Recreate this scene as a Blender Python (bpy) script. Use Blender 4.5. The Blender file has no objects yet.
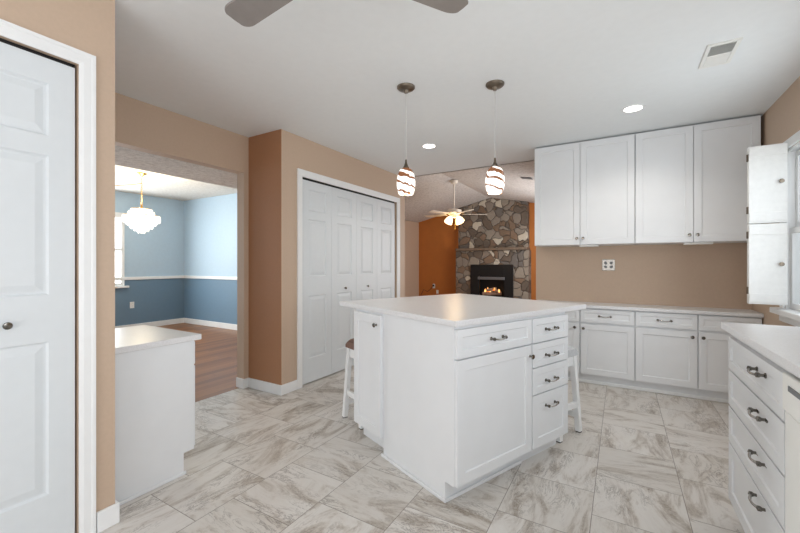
import bpy, bmesh, math, random
from mathutils import Matrix, Vector
random.seed(7)
C = bpy.context.scene.collection
SC = bpy.context.scene
PI = math.pi

# ------------------------------------------------------------------ camera
F_PX, CY, YAW, CAM_H = 374.45, 263.77, math.radians(30.558), 1.19
cam_d = bpy.data.cameras.new('camera'); cam = bpy.data.objects.new('camera', cam_d); C.objects.link(cam)
cam_d.sensor_width = 36.0; cam_d.lens = F_PX / 800 * 36.0
cam_d.shift_y = -(266.5 - CY) / 800
cam.location = (0, 0, CAM_H); cam.rotation_euler = (PI / 2, 0, YAW)
cam_d.clip_start = 0.02
SC.camera = cam

# ------------------------------------------------------------------ view, world, lights
SC.view_settings.view_transform = 'Standard'; SC.view_settings.look = 'None'
SC.view_settings.gamma = 1.0; SC.view_settings.exposure = 0.38
SC.view_settings.use_curve_mapping = False

w = bpy.data.worlds.new('sky'); SC.world = w; w.use_nodes = True
nt = w.node_tree; nt.nodes.clear()
wo = nt.nodes.new('ShaderNodeOutputWorld'); bg = nt.nodes.new('ShaderNodeBackground')
tc = nt.nodes.new('ShaderNodeTexCoord'); sp = nt.nodes.new('ShaderNodeSeparateXYZ'); rp = nt.nodes.new('ShaderNodeValToRGB')
rp.color_ramp.elements[0].position = 0.45; rp.color_ramp.elements[0].color = (.55, .6, .58, 1)
rp.color_ramp.elements[1].position = 0.6; rp.color_ramp.elements[1].color = (.82, .9, 1, 1)
mp = nt.nodes.new('ShaderNodeMapRange'); mp.inputs['From Min'].default_value = -1
nt.links.new(tc.outputs['Generated'], sp.inputs[0]); nt.links.new(sp.outputs['Z'], mp.inputs['Value'])
nt.links.new(mp.outputs[0], rp.inputs[0]); nt.links.new(rp.outputs[0], bg.inputs['Color'])
bg.inputs['Strength'].default_value = 0.7
nt.links.new(bg.outputs[0], wo.inputs[0])

def area(name, loc, rot, sx, sy, power, col=(1, 1, 1)):
    d = bpy.data.lights.new(name, 'AREA'); d.shape = 'RECTANGLE'; d.size = sx; d.size_y = sy; d.energy = power; d.color = col
    o = bpy.data.objects.new(name, d); C.objects.link(o); o.location = loc; o.rotation_euler = rot
    return o
def point(name, loc, power, col=(1, 1, 1), r=0.05):
    d = bpy.data.lights.new(name, 'POINT'); d.energy = power; d.color = col; d.shadow_soft_size = r
    o = bpy.data.objects.new(name, d); C.objects.link(o); o.location = loc
    return o
area('added_rear_fill', (-0.3, -2.5, 1.15), (math.radians(102), 0, 0), 2.4, 2.0, 48, (.90, .95, 1))      # added fill light behind the camera, not a real door; facing +y
area('daylight_kitchen_window', (1.10, 2.8, 1.45), (0, math.radians(96), 0), 1.1, .7, 11, (.86, .94, 1))    # facing -x
area('added_right_fill', (0.97, -0.2, 1.55), (0, math.radians(108), 0), 1.3, 2.0, 40, (.84, .92, 1))  # added fill from the right, out of frame; no window built here
area('daylight_dining_window', (-7.5, 2.0, 1.45), (0, -PI / 2, 0), 1.3, 1.9, 72, (.92, .97, 1))
area('added_family_fill', (-0.75, 7.0, 1.4), (0, PI / 2, 0), 1.5, 2.2, 42, (.95, .97, 1))  # added fill for the family room; its window is made up

# ------------------------------------------------------------------ materials
def srgb(r, g, b):
    f = lambda c: (c / 255 / 12.92) if c / 255 <= .04045 else ((c / 255 + .055) / 1.055) ** 2.4
    return (f(r), f(g), f(b), 1)

class NT:
    def __init__(s, name):
        s.m = bpy.data.materials.new(name); s.m.use_nodes = True
        s.t = s.m.node_tree; s.t.nodes.clear()
        s.out = s.n('ShaderNodeOutputMaterial')
    def n(s, typ, **kw):
        x = s.t.nodes.new(typ)
        for k, v in kw.items(): setattr(x, k, v)
        return x
    def l(s, a, b): s.t.links.new(a, b)
    def math(s, op, a, b=None, c=None):
        x = s.n('ShaderNodeMath', operation=op)
        for i, v in enumerate((a, b, c)):
            if v is None: continue
            if isinstance(v, (int, float)): x.inputs[i].default_value = v
            else: s.l(v, x.inputs[i])
        return x.outputs[0]
    def ramp(s, fac, stops, interp='LINEAR'):
        r = s.n('ShaderNodeValToRGB'); r.color_ramp.interpolation = interp
        while len(r.color_ramp.elements) < len(stops): r.color_ramp.elements.new(.5)
        for e, (p, c) in zip(r.color_ramp.elements, stops): e.position = p; e.color = c
        s.l(fac, r.inputs[0]); return r.outputs[0]
    def mix(s, fac, a, b, mode='MIX'):
        x = s.n('ShaderNodeMix', data_type='RGBA', blend_type=mode)
        for i, v in ((0, fac), (6, a), (7, b)):
            if isinstance(v, (int, float, tuple)): x.inputs[i].default_value = v
            else: s.l(v, x.inputs[i])
        return x.outputs[2]
    def noise(s, vec, scale, detail=3, rough=.5, dist=0):
        x = s.n('ShaderNodeTexNoise'); x.inputs['Scale'].default_value = scale; x.inputs['Detail'].default_value = detail
        x.inputs['Roughness'].default_value = rough; x.inputs['Distortion'].default_value = dist
        if vec is not None: s.l(vec, x.inputs['Vector'])
        return x.outputs['Fac']
    def bsdf(s, col, rough=.5, metal=0, spec=.5, **kw):
        b = s.n('ShaderNodeBsdfPrincipled')
        for k, v in (('Base Color', col), ('Roughness', rough), ('Metallic', metal), ('Specular IOR Level', spec), *kw.items()):
            if isinstance(v, (int, float, tuple)): b.inputs[k].default_value = v
            else: s.l(v, b.inputs[k])
        s.l(b.outputs[0], s.out.inputs[0]); return b
    def bump(s, b, h, strength=.2, dist=.01):
        x = s.n('ShaderNodeBump'); x.inputs['Strength'].default_value = strength; x.inputs['Distance'].default_value = dist
        s.l(h, x.inputs['Height']); s.l(x.outputs[0], b.inputs['Normal'])
    def obj(s): return s.n('ShaderNodeTexCoord').outputs['Object']

def simple(name, col, rough=.5, metal=0, spec=.5, var=.03, scale=20, bump=0):
    t = NT(name); o = t.obj(); f = t.noise(o, scale, 3)
    lo = tuple(c * (1 - var) for c in col[:3]) + (1,); hi = tuple(min(1, c * (1 + var)) for c in col[:3]) + (1,)
    b = t.bsdf(t.ramp(f, [(.3, lo), (.7, hi)]), rough, metal, spec)
    if bump: t.bump(b, f, bump, .002)
    return t.m

M = {}
M['wall_tan'] = simple('tan_wall_paint', srgb(199, 175, 153), .6, var=.02, scale=60, bump=.05)
M['wall_brown'] = simple('brown_return_tone', srgb(172, 124, 90), .6, var=.02, scale=60, bump=.05)  # wall return beside the closet, browner than the tan walls
M['orange'] = simple('orange_wall_paint', srgb(190, 116, 52), .6, var=.04, scale=4)
M['blue_light'] = simple('light_blue_paint', srgb(184, 206, 222), .6, var=.02)
M['blue_dark'] = simple('slate_blue_paint', srgb(112, 140, 162), .55, var=.02)
M['ceiling'] = simple('ceiling_paint', srgb(236, 239, 240), .8, var=.01)
M['trim'] = simple('white_trim_paint', srgb(240, 241, 241), .35, var=.01)
M['door'] = simple('white_door_paint', srgb(222, 227, 230), .4, var=.01)
M['cab'] = simple('white_cabinet_paint', srgb(229, 231, 233), .35, var=.012, scale=8)
M['shutter'] = simple('whitewashed_wood', srgb(236, 236, 234), .5, var=.03, scale=30)
M['nickel'] = simple('brushed_nickel', srgb(176, 173, 168), .2, 1, var=.05)
M['knob'] = simple('polished_nickel', srgb(120, 116, 110), .16, 1, var=.05)
M['bronze'] = simple('aged_nickel', srgb(120, 110, 98), .35, 1, var=.1)
M['brass'] = simple('brass', srgb(190, 150, 80), .3, 1, var=.05)
M['dark'] = simple('black_metal', srgb(24, 25, 27), .45, .2, var=.05)
M['rubber'] = simple('dark_foot_pad', srgb(50, 48, 46), .7)
M['steel'] = simple('steel_plate', srgb(150, 146, 140), .3, .9, var=.05)
M['plastic'] = simple('white_plastic', srgb(236, 236, 232), .4, var=.01)
M['leather'] = simple('brown_leather', srgb(110, 74, 56), .5, var=.12, scale=60, bump=.2)
M['cushion'] = simple('pale_grey_cushion', srgb(196, 198, 200), .55, var=.05, scale=60, bump=.1)
M['fanblade'] = simple('taupe_fan_blade', srgb(140, 134, 130), .45, var=.05)
M['fanwhite'] = simple('ivory_fan_enamel', srgb(235, 225, 210), .4, var=.02)
M['mantel'] = simple('weathered_mantel_wood', srgb(120, 104, 88), .6, var=.15, scale=12)
M['cord'] = simple('clear_cord', srgb(200, 200, 198), .4, var=.02)
M['ventdark'] = simple('grey_vent_metal', srgb(120, 122, 124), .5, .3)

def m_popcorn(name, col, dark):
    t = NT(name); o = t.obj(); n1 = t.noise(o, 22, 6, .75); n2 = t.noise(o, 90, 3, .6)
    f = t.mix(.35, n1, n2)
    b = t.bsdf(t.ramp(f, [(.36, dark), (.56, col)]), .9)
    t.bump(b, f, .5, .02); return t.m
M['popcorn'] = m_popcorn('textured_ceiling', srgb(225, 221, 216), srgb(186, 180, 174))
M['popcorn_dining'] = m_popcorn('dining_textured_ceiling', srgb(228, 226, 220), srgb(205, 200, 192))

def m_tile():
    t = NT('marbled_floor_tile'); o = t.obj(); s = .3935
    sx = t.n('ShaderNodeSeparateXYZ'); t.l(o, sx.inputs[0]); X, Y = sx.outputs['X'], sx.outputs['Y']
    u = t.math('DIVIDE', t.math('ADD', X, .12 + 20 * s), s)
    ci = t.math('FLOOR', u); fu = t.math('SUBTRACT', u, ci)
    par = t.math('MODULO', ci, 2.0)
    v = t.math('DIVIDE', t.math('ADD', Y, -1.207 + 20 * s), s)     # even columns joint at y = 1.207
    v = t.math('ADD', v, t.math('MULTIPLY', par, .5))
    ri = t.math('FLOOR', v); fv = t.math('SUBTRACT', v, ri)
    g = .0042
    e = t.math('MINIMUM', t.math('MINIMUM', fu, t.math('SUBTRACT', 1, fu)), t.math('MINIMUM', fv, t.math('SUBTRACT', 1, fv)))
    grout = t.math('LESS_THAN', e, g)
    cv = t.n('ShaderNodeCombineXYZ'); t.l(ci, cv.inputs[0]); t.l(ri, cv.inputs[1])
    wn = t.n('ShaderNodeTexWhiteNoise', noise_dimensions='2D'); t.l(cv.outputs[0], wn.inputs['Vector'])
    rnd = wn.outputs['Value']
    swap = t.math('GREATER_THAN', rnd, .62)
    # random tile offset plus streak direction
    sc = t.n('ShaderNodeSeparateXYZ'); t.l(wn.outputs['Color'], sc.inputs[0])
    ax = t.math('ADD', t.math('MULTIPLY', sc.outputs[0], 40), X); ay = t.math('ADD', t.math('MULTIPLY', sc.outputs[1], 40), Y)
    def sel(a, b): return t.math('ADD', t.math('MULTIPLY', a, t.math('SUBTRACT', 1, swap)), t.math('MULTIPLY', b, swap))
    px, py = sel(ax, ay), sel(ay, ax)
    c1 = t.n('ShaderNodeCombineXYZ'); t.l(t.math('MULTIPLY', px, 3.2), c1.inputs[0]); t.l(py, c1.inputs[1])
    n1 = t.noise(c1.outputs[0], 2.0, 10, .70, 1.1)
    n2 = t.noise(c1.outputs[0], 5.0, 9, .72, 1.5)
    n3 = t.noise(c1.outputs[0], 1.7, 4, .55, .8)
    n4 = t.noise(o, 75, 4, .7)
    base = t.ramp(n1, [(.30, srgb(164, 152, 138)), (.41, srgb(196, 187, 177)), (.50, srgb(219, 214, 208)), (.60, srgb(225, 221, 216)), (.70, srgb(193, 184, 174))])
    vein = t.ramp(t.math('ABSOLUTE', t.math('SUBTRACT', n2, .5)), [(.0, (1, 1, 1, 1)), (.028, (0, 0, 0, 1))])
    area_ = t.ramp(n3, [(.46, (0, 0, 0, 1)), (.60, (1, 1, 1, 1))])
    grit = t.ramp(n4, [(.42, (0, 0, 0, 1)), (.6, (1, 1, 1, 1))])
    dk = t.ramp(n1, [(.34, (1, 1, 1, 1)), (.48, (0, 0, 0, 1))])
    vf = t.math('MULTIPLY', t.math('MULTIPLY', vein, area_), .75)
    col = t.mix(t.math('MULTIPLY', t.math('MULTIPLY', grit, dk), .5), base, srgb(124, 113, 102))
    col = t.mix(vf, col, srgb(112, 101, 90))
    tone = t.ramp(sc.outputs[2], [(0, (.90, .89, .87, 1)), (1, (1.0, 1.0, 1.0, 1))])
    col = t.mix(1.0, col, tone, 'MULTIPLY')
    col = t.mix(grout, col, srgb(138, 129, 120))
    b = t.bsdf(col, .34, spec=.4)
    h = t.math('SUBTRACT', t.math('MULTIPLY', n2, .15), grout)
    t.bump(b, h, .25, .003)
    return t.m
M['tile'] = m_tile()

def m_wood():
    t = NT('oak_floorboards'); o = t.obj()
    sx = t.n('ShaderNodeSeparateXYZ'); t.l(o, sx.inputs[0]); X, Y = sx.outputs['X'], sx.outputs['Y']
    u = t.math('DIVIDE', t.math('ADD', X, 20), .083); ci = t.math('FLOOR', u); fu = t.math('SUBTRACT', u, ci)
    wn = t.n('ShaderNodeTexWhiteNoise', noise_dimensions='1D'); t.l(ci, wn.inputs['W'])
    v = t.math('DIVIDE', t.math('ADD', t.math('ADD', Y, 20), t.math('MULTIPLY', wn.outputs[0], 1.1)), 1.1); ri = t.math('FLOOR', v); fv = t.math('SUBTRACT', v, ri)
    cv = t.n('ShaderNodeCombineXYZ'); t.l(ci, cv.inputs[0]); t.l(ri, cv.inputs[1])
    w2 = t.n('ShaderNodeTexWhiteNoise', noise_dimensions='2D'); t.l(cv.outputs[0], w2.inputs['Vector'])
    c1 = t.n('ShaderNodeCombineXYZ'); t.l(t.math('MULTIPLY', X, 14), c1.inputs[0]); t.l(t.math('ADD', Y, t.math('MULTIPLY', w2.outputs[0], 30)), c1.inputs[1])
    n = t.noise(c1.outputs[0], 3, 5, .6, .6)
    f = t.math('ADD', t.math('MULTIPLY', w2.outputs[0], .55), t.math('MULTIPLY', n, .5))
    col = t.ramp(f, [(.15, srgb(104, 62, 28)), (.5, srgb(142, 90, 44)), (.9, srgb(166, 112, 60))])
    seam = t.math('MAXIMUM', t.math('LESS_THAN', fu, .02), t.math('LESS_THAN', fv, .002))
    col = t.mix(seam, col, srgb(88, 54, 26))
    t.bsdf(col, .32); return t.m
M['wood'] = m_wood()

def m_quartz():
    t = NT('white_quartz'); o = t.obj(); a = t.noise(o, 240, 2, .5); b_ = t.noise(o, 4, 6, .7, 1.5)
    c = t.ramp(a, [(.36, srgb(219, 218, 218)), (.48, srgb(225, 225, 226)), (.7, srgb(229, 229, 231))])
    v = t.ramp(t.math('ABSOLUTE', t.math('SUBTRACT', b_, .5)), [(0, (1, 1, 1, 1)), (.02, (0, 0, 0, 1))])
    c = t.mix(t.math('MULTIPLY', v, .12), c, srgb(180, 178, 176))
    t.bsdf(c, .28, spec=.45); return t.m
M['quartz'] = m_quartz()

def m_stone():
    t = NT('fieldstone'); o = t.obj()
    nz = t.n('ShaderNodeTexNoise'); nz.inputs['Scale'].default_value = 3.5; nz.inputs['Detail'].default_value = 2; t.l(o, nz.inputs['Vector'])
    va = t.n('ShaderNodeVectorMath', operation='MULTIPLY_ADD'); va.inputs[1].default_value = (.26, .26, .26)
    t.l(nz.outputs['Color'], va.inputs[0]); t.l(o, va.inputs[2])
    def vor(feature):
        x = t.n('ShaderNodeTexVoronoi', feature=feature); x.inputs['Scale'].default_value = 5.6; x.inputs['Randomness'].default_value = .95
        t.l(va.outputs[0], x.inputs['Vector']); return x
    c = vor('F1'); e = vor('DISTANCE_TO_EDGE')
    s = t.n('ShaderNodeSeparateColor'); t.l(c.outputs['Color'], s.inputs[0])
    col = t.ramp(s.outputs[0], [(0, srgb(112, 100, 88)), (.22, srgb(150, 140, 128)), (.42, srgb(134, 112, 92)), (.58, srgb(158, 148, 134)), (.70, srgb(140, 116, 96)), (.80, srgb(216, 206, 188)), (.87, srgb(118, 112, 106))], 'CONSTANT')
    n = t.noise(o, 18, 6, .7)
    col = t.mix(t.math('MULTIPLY', n, .32), col, srgb(76, 68, 60), 'MIX')
    m = t.ramp(t.math('ADD', e.outputs['Distance'], t.math('MULTIPLY', n, .03)), [(.02, (1, 1, 1, 1)), (.05, (0, 0, 0, 1))])
    col = t.mix(m, col, srgb(92, 84, 76))
    b = t.bsdf(col, .85)
    h = t.ramp(e.outputs['Distance'], [(.0, (0, 0, 0, 1)), (.08, (1, 1, 1, 1))])
    t.bump(b, t.math('ADD', h, t.math('MULTIPLY', n, .6)), .8, .03); return t.m
M['stone'] = m_stone()

def m_emit(name, col, strength):
    t = NT(name); e = t.n('ShaderNodeEmission'); e.inputs[0].default_value = col; e.inputs[1].default_value = strength
    t.l(e.outputs[0], t.out.inputs[0]); return t.m
M['lens'] = m_emit('lit_lamp_lens', (1, .96, .9, 1), 6)
M['bulb'] = m_emit('lit_bulb', (1, .88, .7, 1), 2.5)

def m_swirl():
    t = NT('swirled_art_glass'); o = t.obj()
    sx = t.n('ShaderNodeSeparateXYZ'); t.l(o, sx.inputs[0])
    ang = t.math('ARCTAN2', sx.outputs['Y'], sx.outputs['X'])
    n = t.noise(o, 11, 3, .5, 1.0); n2 = t.noise(o, 16, 2)
    ph = t.math('ADD', t.math('ADD', t.math('MULTIPLY', sx.outputs['Z'], 112), t.math('MULTIPLY', ang, 2.0)), t.math('MULTIPLY', n, 6))
    s = t.math('SINE', ph)
    zt = t.ramp(t.math('DIVIDE', sx.outputs['Z'], .2), [(.0, (.05, .05, .05, 1)), (.45, (.12, .12, .12, 1)), (.62, (.42, .42, .42, 1)), (.78, (1, 1, 1, 1))])
    k = t.ramp(t.math('ADD', t.math('MULTIPLY', s, t.math('ADD', .72, t.math('MULTIPLY', n2, .5))), t.math('MULTIPLY', zt, 1.3)), [(.68, (0, 0, 0, 1)), (.96, (1, 1, 1, 1))])
    col = t.mix(k, srgb(250, 246, 240), srgb(128, 82, 50))
    em = t.mix(k, (1, .96, .90, 1), srgb(104, 62, 36))
    b = t.bsdf(col, .15, **{'Emission Color': em, 'Emission Strength': .72})
    return t.m
M['swirl'] = m_swirl()
def m_crystal():
    t = NT('lit_crystal'); o = t.obj(); n = t.noise(o, 55, 2)
    c = t.ramp(n, [(.38, srgb(225, 205, 180)), (.5, srgb(255, 252, 246))])
    t.bsdf(c, .05, spec=.8, **{'Emission Color': c, 'Emission Strength': .9}); return t.m
M['crystal'] = m_crystal()
def m_warmglass():
    t = NT('lit_frosted_glass'); t.bsdf(srgb(255, 232, 190), .3, **{'Emission Color': (1, .78, .45, 1), 'Emission Strength': 1.6}); return t.m
M['warmglass'] = m_warmglass()
def m_glass():
    t = NT('window_glass'); a = t.n('ShaderNodeBsdfTransparent'); g = t.n('ShaderNodeBsdfGlossy'); g.inputs['Roughness'].default_value = .02
    x = t.n('ShaderNodeMixShader'); x.inputs[0].default_value = .07
    t.l(a.outputs[0], x.inputs[1]); t.l(g.outputs[0], x.inputs[2]); t.l(x.outputs[0], t.out.inputs[0]); return t.m
M['glass'] = m_glass()
def m_flame():
    t = NT('glowing_flame'); o = t.obj(); n = t.noise(o, 14, 3)
    c = t.ramp(n, [(.35, (1, .22, .04, 1)), (.6, (1, .6, .2, 1))])
    e = t.n('ShaderNodeEmission'); t.l(c, e.inputs[0]); e.inputs[1].default_value = 1.6; t.l(e.outputs[0], t.out.inputs[0]); return t.m
M['flame'] = m_flame()
M['log'] = simple('charred_log', srgb(150, 120, 100), .9, var=.4, scale=14)
M['asphalt'] = simple('grey_brown_floor', srgb(170, 150, 130), .9, var=.1)
M['hood'] = simple('grey_metal_hood', srgb(120, 122, 126), .4, .5)

# ------------------------------------------------------------------ mesh helpers
def hexa(bm, p, mi=0):
    v = [bm.verts.new(q) for q in p]
    for f in ((3, 2, 1, 0), (4, 5, 6, 7), (0, 1, 5, 4), (1, 2, 6, 5), (2, 3, 7, 6), (3, 0, 4, 7)):
        bm.faces.new([v[i] for i in f]).material_index = mi
def box(bm, x0, x1, y0, y1, z0, z1, mi=0):
    x0, x1 = sorted((x0, x1)); y0, y1 = sorted((y0, y1)); z0, z1 = sorted((z0, z1))
    hexa(bm, [(x0, y0, z0), (x1, y0, z0), (x1, y1, z0), (x0, y1, z0), (x0, y0, z1), (x1, y0, z1), (x1, y1, z1), (x0, y1, z1)], mi)
def lathe(bm, prof, seg=24, mat=None, close=False):
    rings = []
    for r, z in prof:
        if r < 1e-6: rings.append([bm.verts.new((0, 0, z))])
        else: rings.append([bm.verts.new((r * math.cos(2 * PI * k / seg), r * math.sin(2 * PI * k / seg), z)) for k in range(seg)])
    vs = [v for r in rings for v in r]
    for a, b in zip(rings, rings[1:]):
        for k in range(seg):
            k2 = (k + 1) % seg
            q = [a[k % len(a)], a[k2 % len(a)], b[k2 % len(b)], b[k % len(b)]]
            u = []
            for v in q:
                if v not in u: u.append(v)
            if len(u) > 2: bm.faces.new(u)
    if mat is not None: bmesh.ops.transform(bm, matrix=mat, verts=vs)
    return vs
def tube(bm, pts, r, seg=8, caps=True):
    pts = [Vector(p) for p in pts]; rings = []
    rr = r if isinstance(r, (list, tuple)) else [r] * len(pts)
    up = Vector((0, 0, 1))
    for i, p in enumerate(pts):
        d = (pts[min(i + 1, len(pts) - 1)] - pts[max(i - 1, 0)]).normalized()
        a = d.cross(up)
        if a.length < .1: a = d.cross(Vector((1, 0, 0)))
        a.normalize(); b = d.cross(a)
        rings.append([bm.verts.new(p + rr[i] * (math.cos(2 * PI * k / seg) * a + math.sin(2 * PI * k / seg) * b)) for k in range(seg)])
    for a, b in zip(rings, rings[1:]):
        for k in range(seg): bm.faces.new([a[k], a[(k + 1) % seg], b[(k + 1) % seg], b[k]])
    if caps: bm.faces.new(rings[0]); bm.faces.new(rings[-1])
def beam(bm, a, b, wa, da, wb=None, db=None):
    # square bar from a (bottom) to b (top), horizontal ends
    wb = wb or wa; db = db or da
    p = [(a[0] + sx * wa / 2, a[1] + sy * da / 2, a[2]) for sx, sy in ((-1, -1), (1, -1), (1, 1), (-1, 1))]
    q = [(b[0] + sx * wb / 2, b[1] + sy * db / 2, b[2]) for sx, sy in ((-1, -1), (1, -1), (1, 1), (-1, 1))]
    hexa(bm, p + q)
def slab(bm, w_, h_, t, panels, style='flat', x0=0, z0=0, yf=0):
    """board with its front at y = yf facing -y; panels = [(xa, xb, za, zb)] recessed (flat) or raised fields."""
    xs = sorted({0, w_, *[p for q in panels for p in q[:2]]}); zs = sorted({0, h_, *[p for q in panels for p in q[2:]]})
    V = {}
    def vt(x, y, z):
        k = (round(x, 5), round(y, 5), round(z, 5))
        if k not in V: V[k] = bm.verts.new((x0 + x, yf + y, z0 + z))
        return V[k]
    def quad(a, b, c, d):
        try: bm.faces.new([vt(*a), vt(*b), vt(*c), vt(*d)])
        except ValueError: pass
    def ring(A, B):
        (a0, a1, c0, c1, ya), (b0, b1, d0, d1, yb) = A, B
        P = [(a0, ya, c0), (a1, ya, c0), (a1, ya, c1), (a0, ya, c1)]; Q = [(b0, yb, d0), (b1, yb, d0), (b1, yb, d1), (b0, yb, d1)]
        for i in range(4): quad(P[i], P[(i + 1) % 4], Q[(i + 1) % 4], Q[i])
    for i in range(len(xs) - 1):
        for j in range(len(zs) - 1):
            xa, xb, za, zb = xs[i], xs[i + 1], zs[j], zs[j + 1]
            hit = [p for p in panels if p[0] <= xa + 1e-6 and p[1] >= xb - 1e-6 and p[2] <= za + 1e-6 and p[3] >= zb - 1e-6]
            if not hit: quad((xa, 0, za), (xb, 0, za), (xb, 0, zb), (xa, 0, zb))
    for xa, xb, za, zb in panels:
        if style == 'flat': steps = [(0, 0), (.003, .007)]
        else: steps = [(0, 0), (.008, .009), (.016, .009), (.042, .002)]
        prev = None
        for ins, dp in steps:
            cur = (xa + ins, xb - ins, za + ins, zb - ins, dp)
            if prev: ring(prev, cur)
            prev = cur
        a, b, c, d, y = prev
        quad((a, y, c), (b, y, c), (b, y, d), (a, y, d))
    # sides and back as one shell
    for j in range(len(zs) - 1):
        quad((0, t, zs[j]), (0, 0, zs[j]), (0, 0, zs[j + 1]), (0, t, zs[j + 1]))
        quad((w_, 0, zs[j]), (w_, t, zs[j]), (w_, t, zs[j + 1]), (w_, 0, zs[j + 1]))
    for i in range(len(xs) - 1):
        quad((xs[i], t, 0), (xs[i + 1], t, 0), (xs[i + 1], 0, 0), (xs[i], 0, 0))
        quad((xs[i], 0, h_), (xs[i + 1], 0, h_), (xs[i + 1], t, h_), (xs[i], t, h_))
    quad((0, t, 0), (0, t, h_), (w_, t, h_), (w_, t, 0))

def link(name, bm, mats, parent=None, bevel=0, smooth=False, fix=True):
    if fix: bmesh.ops.recalc_face_normals(bm, faces=bm.faces)
    me = bpy.data.meshes.new(name); bm.to_mesh(me); bm.free()
    if not isinstance(mats, (list, tuple)): mats = [mats]
    for m in mats: me.materials.append(M[m] if isinstance(m, str) else m)
    if smooth:
        for p in me.polygons: p.use_smooth = True
    o = bpy.data.objects.new(name, me); C.objects.link(o)
    if parent: o.parent = parent
    if bevel:
        b = o.modifiers.new('bevel', 'BEVEL'); b.width = bevel; b.segments = 2; b.limit_method = 'ANGLE'; b.angle_limit = math.radians(50)
    if smooth:
        o.modifiers.new('edges', 'EDGE_SPLIT').split_angle = math.radians(45)
    return o
def tag(o, label, cat, group=None, kind=None):
    o['label'] = label; o['category'] = cat
    if group: o['group'] = group
    if kind: o['kind'] = kind
    return o
def struct(o, label, cat): return tag(o, label, cat, kind='structure')
def thing(name, label, cat, loc=(0, 0, 0), rz=0, group=None, kind=None):
    o = bpy.data.objects.new(name, None); C.objects.link(o); o.location = loc; o.rotation_euler = (0, 0, rz)
    o.empty_display_size = .1
    return tag(o, label, cat, group, kind)
def boxes(name, lst, mats, parent=None, bevel=0):
    bm = bmesh.new()
    for b in lst: box(bm, *b)
    return link(name, bm, mats, parent, bevel, fix=False)

# ------------------------------------------------------------------ dimensions
H = 2.41
XR, YB = 1.0, 4.46            # right wall face, back wall face
XL, YL = -2.0, 0.815           # near left wall face and its end
XO = -3.10                     # wall with the dining opening
YR = 2.372                     # brown return of the closet
XC, YC = -2.65, 4.62           # closet front and its far end
YG = 9.0                       # family room gable

# ------------------------------------------------------------------ floors
struct(boxes('floor', [(-3.15, 1.1, -2.7, 4.62, -.06, 0)], 'tile'), 'marbled grey beige ceramic tile kitchen floor', 'floor')
struct(boxes('floor_dining', [(-7.75, -3.15, .1, 4.45, -.06, 0)], 'wood'), 'brown oak strip floor of the blue dining room', 'floor')
struct(boxes('floor_family', [(-4.85, -.5, 4.62, 9.2, -.06, 0)], 'wood'), 'brown wooden floor of the family room with the fireplace', 'floor')

# ------------------------------------------------------------------ walls
struct(boxes('wall_left', [(XL - .12, XL, .742 - .06, YL, 0, H), (XL - .12, XL, -2.6, -.195, 0, H), (XL - .12, XL, -.195, .682, 2.045, H)], 'wall_tan'),
       'tan wall around the white folding closet door at far left', 'wall')
struct(boxes('wall_nook', [(XO - .1, XL - .12, .58, .695, 0, H)], 'wall_tan'), 'tan wall behind the small desk height cabinet', 'wall')
oy0, oy1, oz = 1.10, 2.32, 2.06
struct(boxes('wall_opening', [(XO - .1, XO, .695, oy0, 0, H), (XO - .1, XO, oy1, YR, 0, H), (XO - .1, XO, oy0, oy1, oz, H)], 'wall_tan'),
       'tan wall with the wide opening into the blue dining room', 'wall')
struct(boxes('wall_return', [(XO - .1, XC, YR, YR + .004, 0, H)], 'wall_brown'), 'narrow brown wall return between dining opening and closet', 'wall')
cy0, cy1, cz = 2.63, 4.40, 2.035
struct(boxes('wall_closet', [(XC - .1, XC, YR + .004, cy0, 0, H), (XC - .1, XC, cy1, YC, 0, H), (XC - .1, XC, cy0, cy1, cz, H)], 'wall_tan'),
       'tan wall around the wide white folding closet doors', 'wall')
struct(boxes('wall_closet_end', [(-4.72, XC - .1, YC - .1, YC, 0, H)], 'wall_tan'), 'tan wall behind the closet facing the family room', 'wall')
struct(boxes('wall_closet_inside', [(-3.2, -3.1, YR + .004, YC - .1, 0, H)], 'wall_tan'), 'inner wall of the closet behind the folding doors', 'wall')
struct(boxes('wall_back', [(-.835, XR + .12, YB, YB + .12, 0, H)], 'wall_tan'), 'tan kitchen wall between upper and lower white cabinets', 'wall')
wy0, wy1, wz0, wz1 = 2.45, 3.66, .875, 1.985
struct(boxes('wall_right', [(XR, XR + .12, -2.6, wy0, 0, H), (XR, XR + .12, wy1, YB, 0, H), (XR, XR + .12, wy0, wy1, 0, wz0 - .05), (XR, XR + .12, wy0, wy1, wz1, H)], 'wall_tan'),
       'tan wall holding the kitchen window', 'wall')
struct(boxes('wall_rear', [(XL, XR, -2.7, -2.6, 0, H)], 'wall_tan'), 'tan kitchen wall behind the camera', 'wall')
struct(boxes('ceiling', [(-3.2, XR + .12, -2.7, YB, H, H + .05), (-3.2, -.8, YB, YC, H, H + .05)], 'ceiling'), 'flat white kitchen ceiling', 'ceiling')
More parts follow.
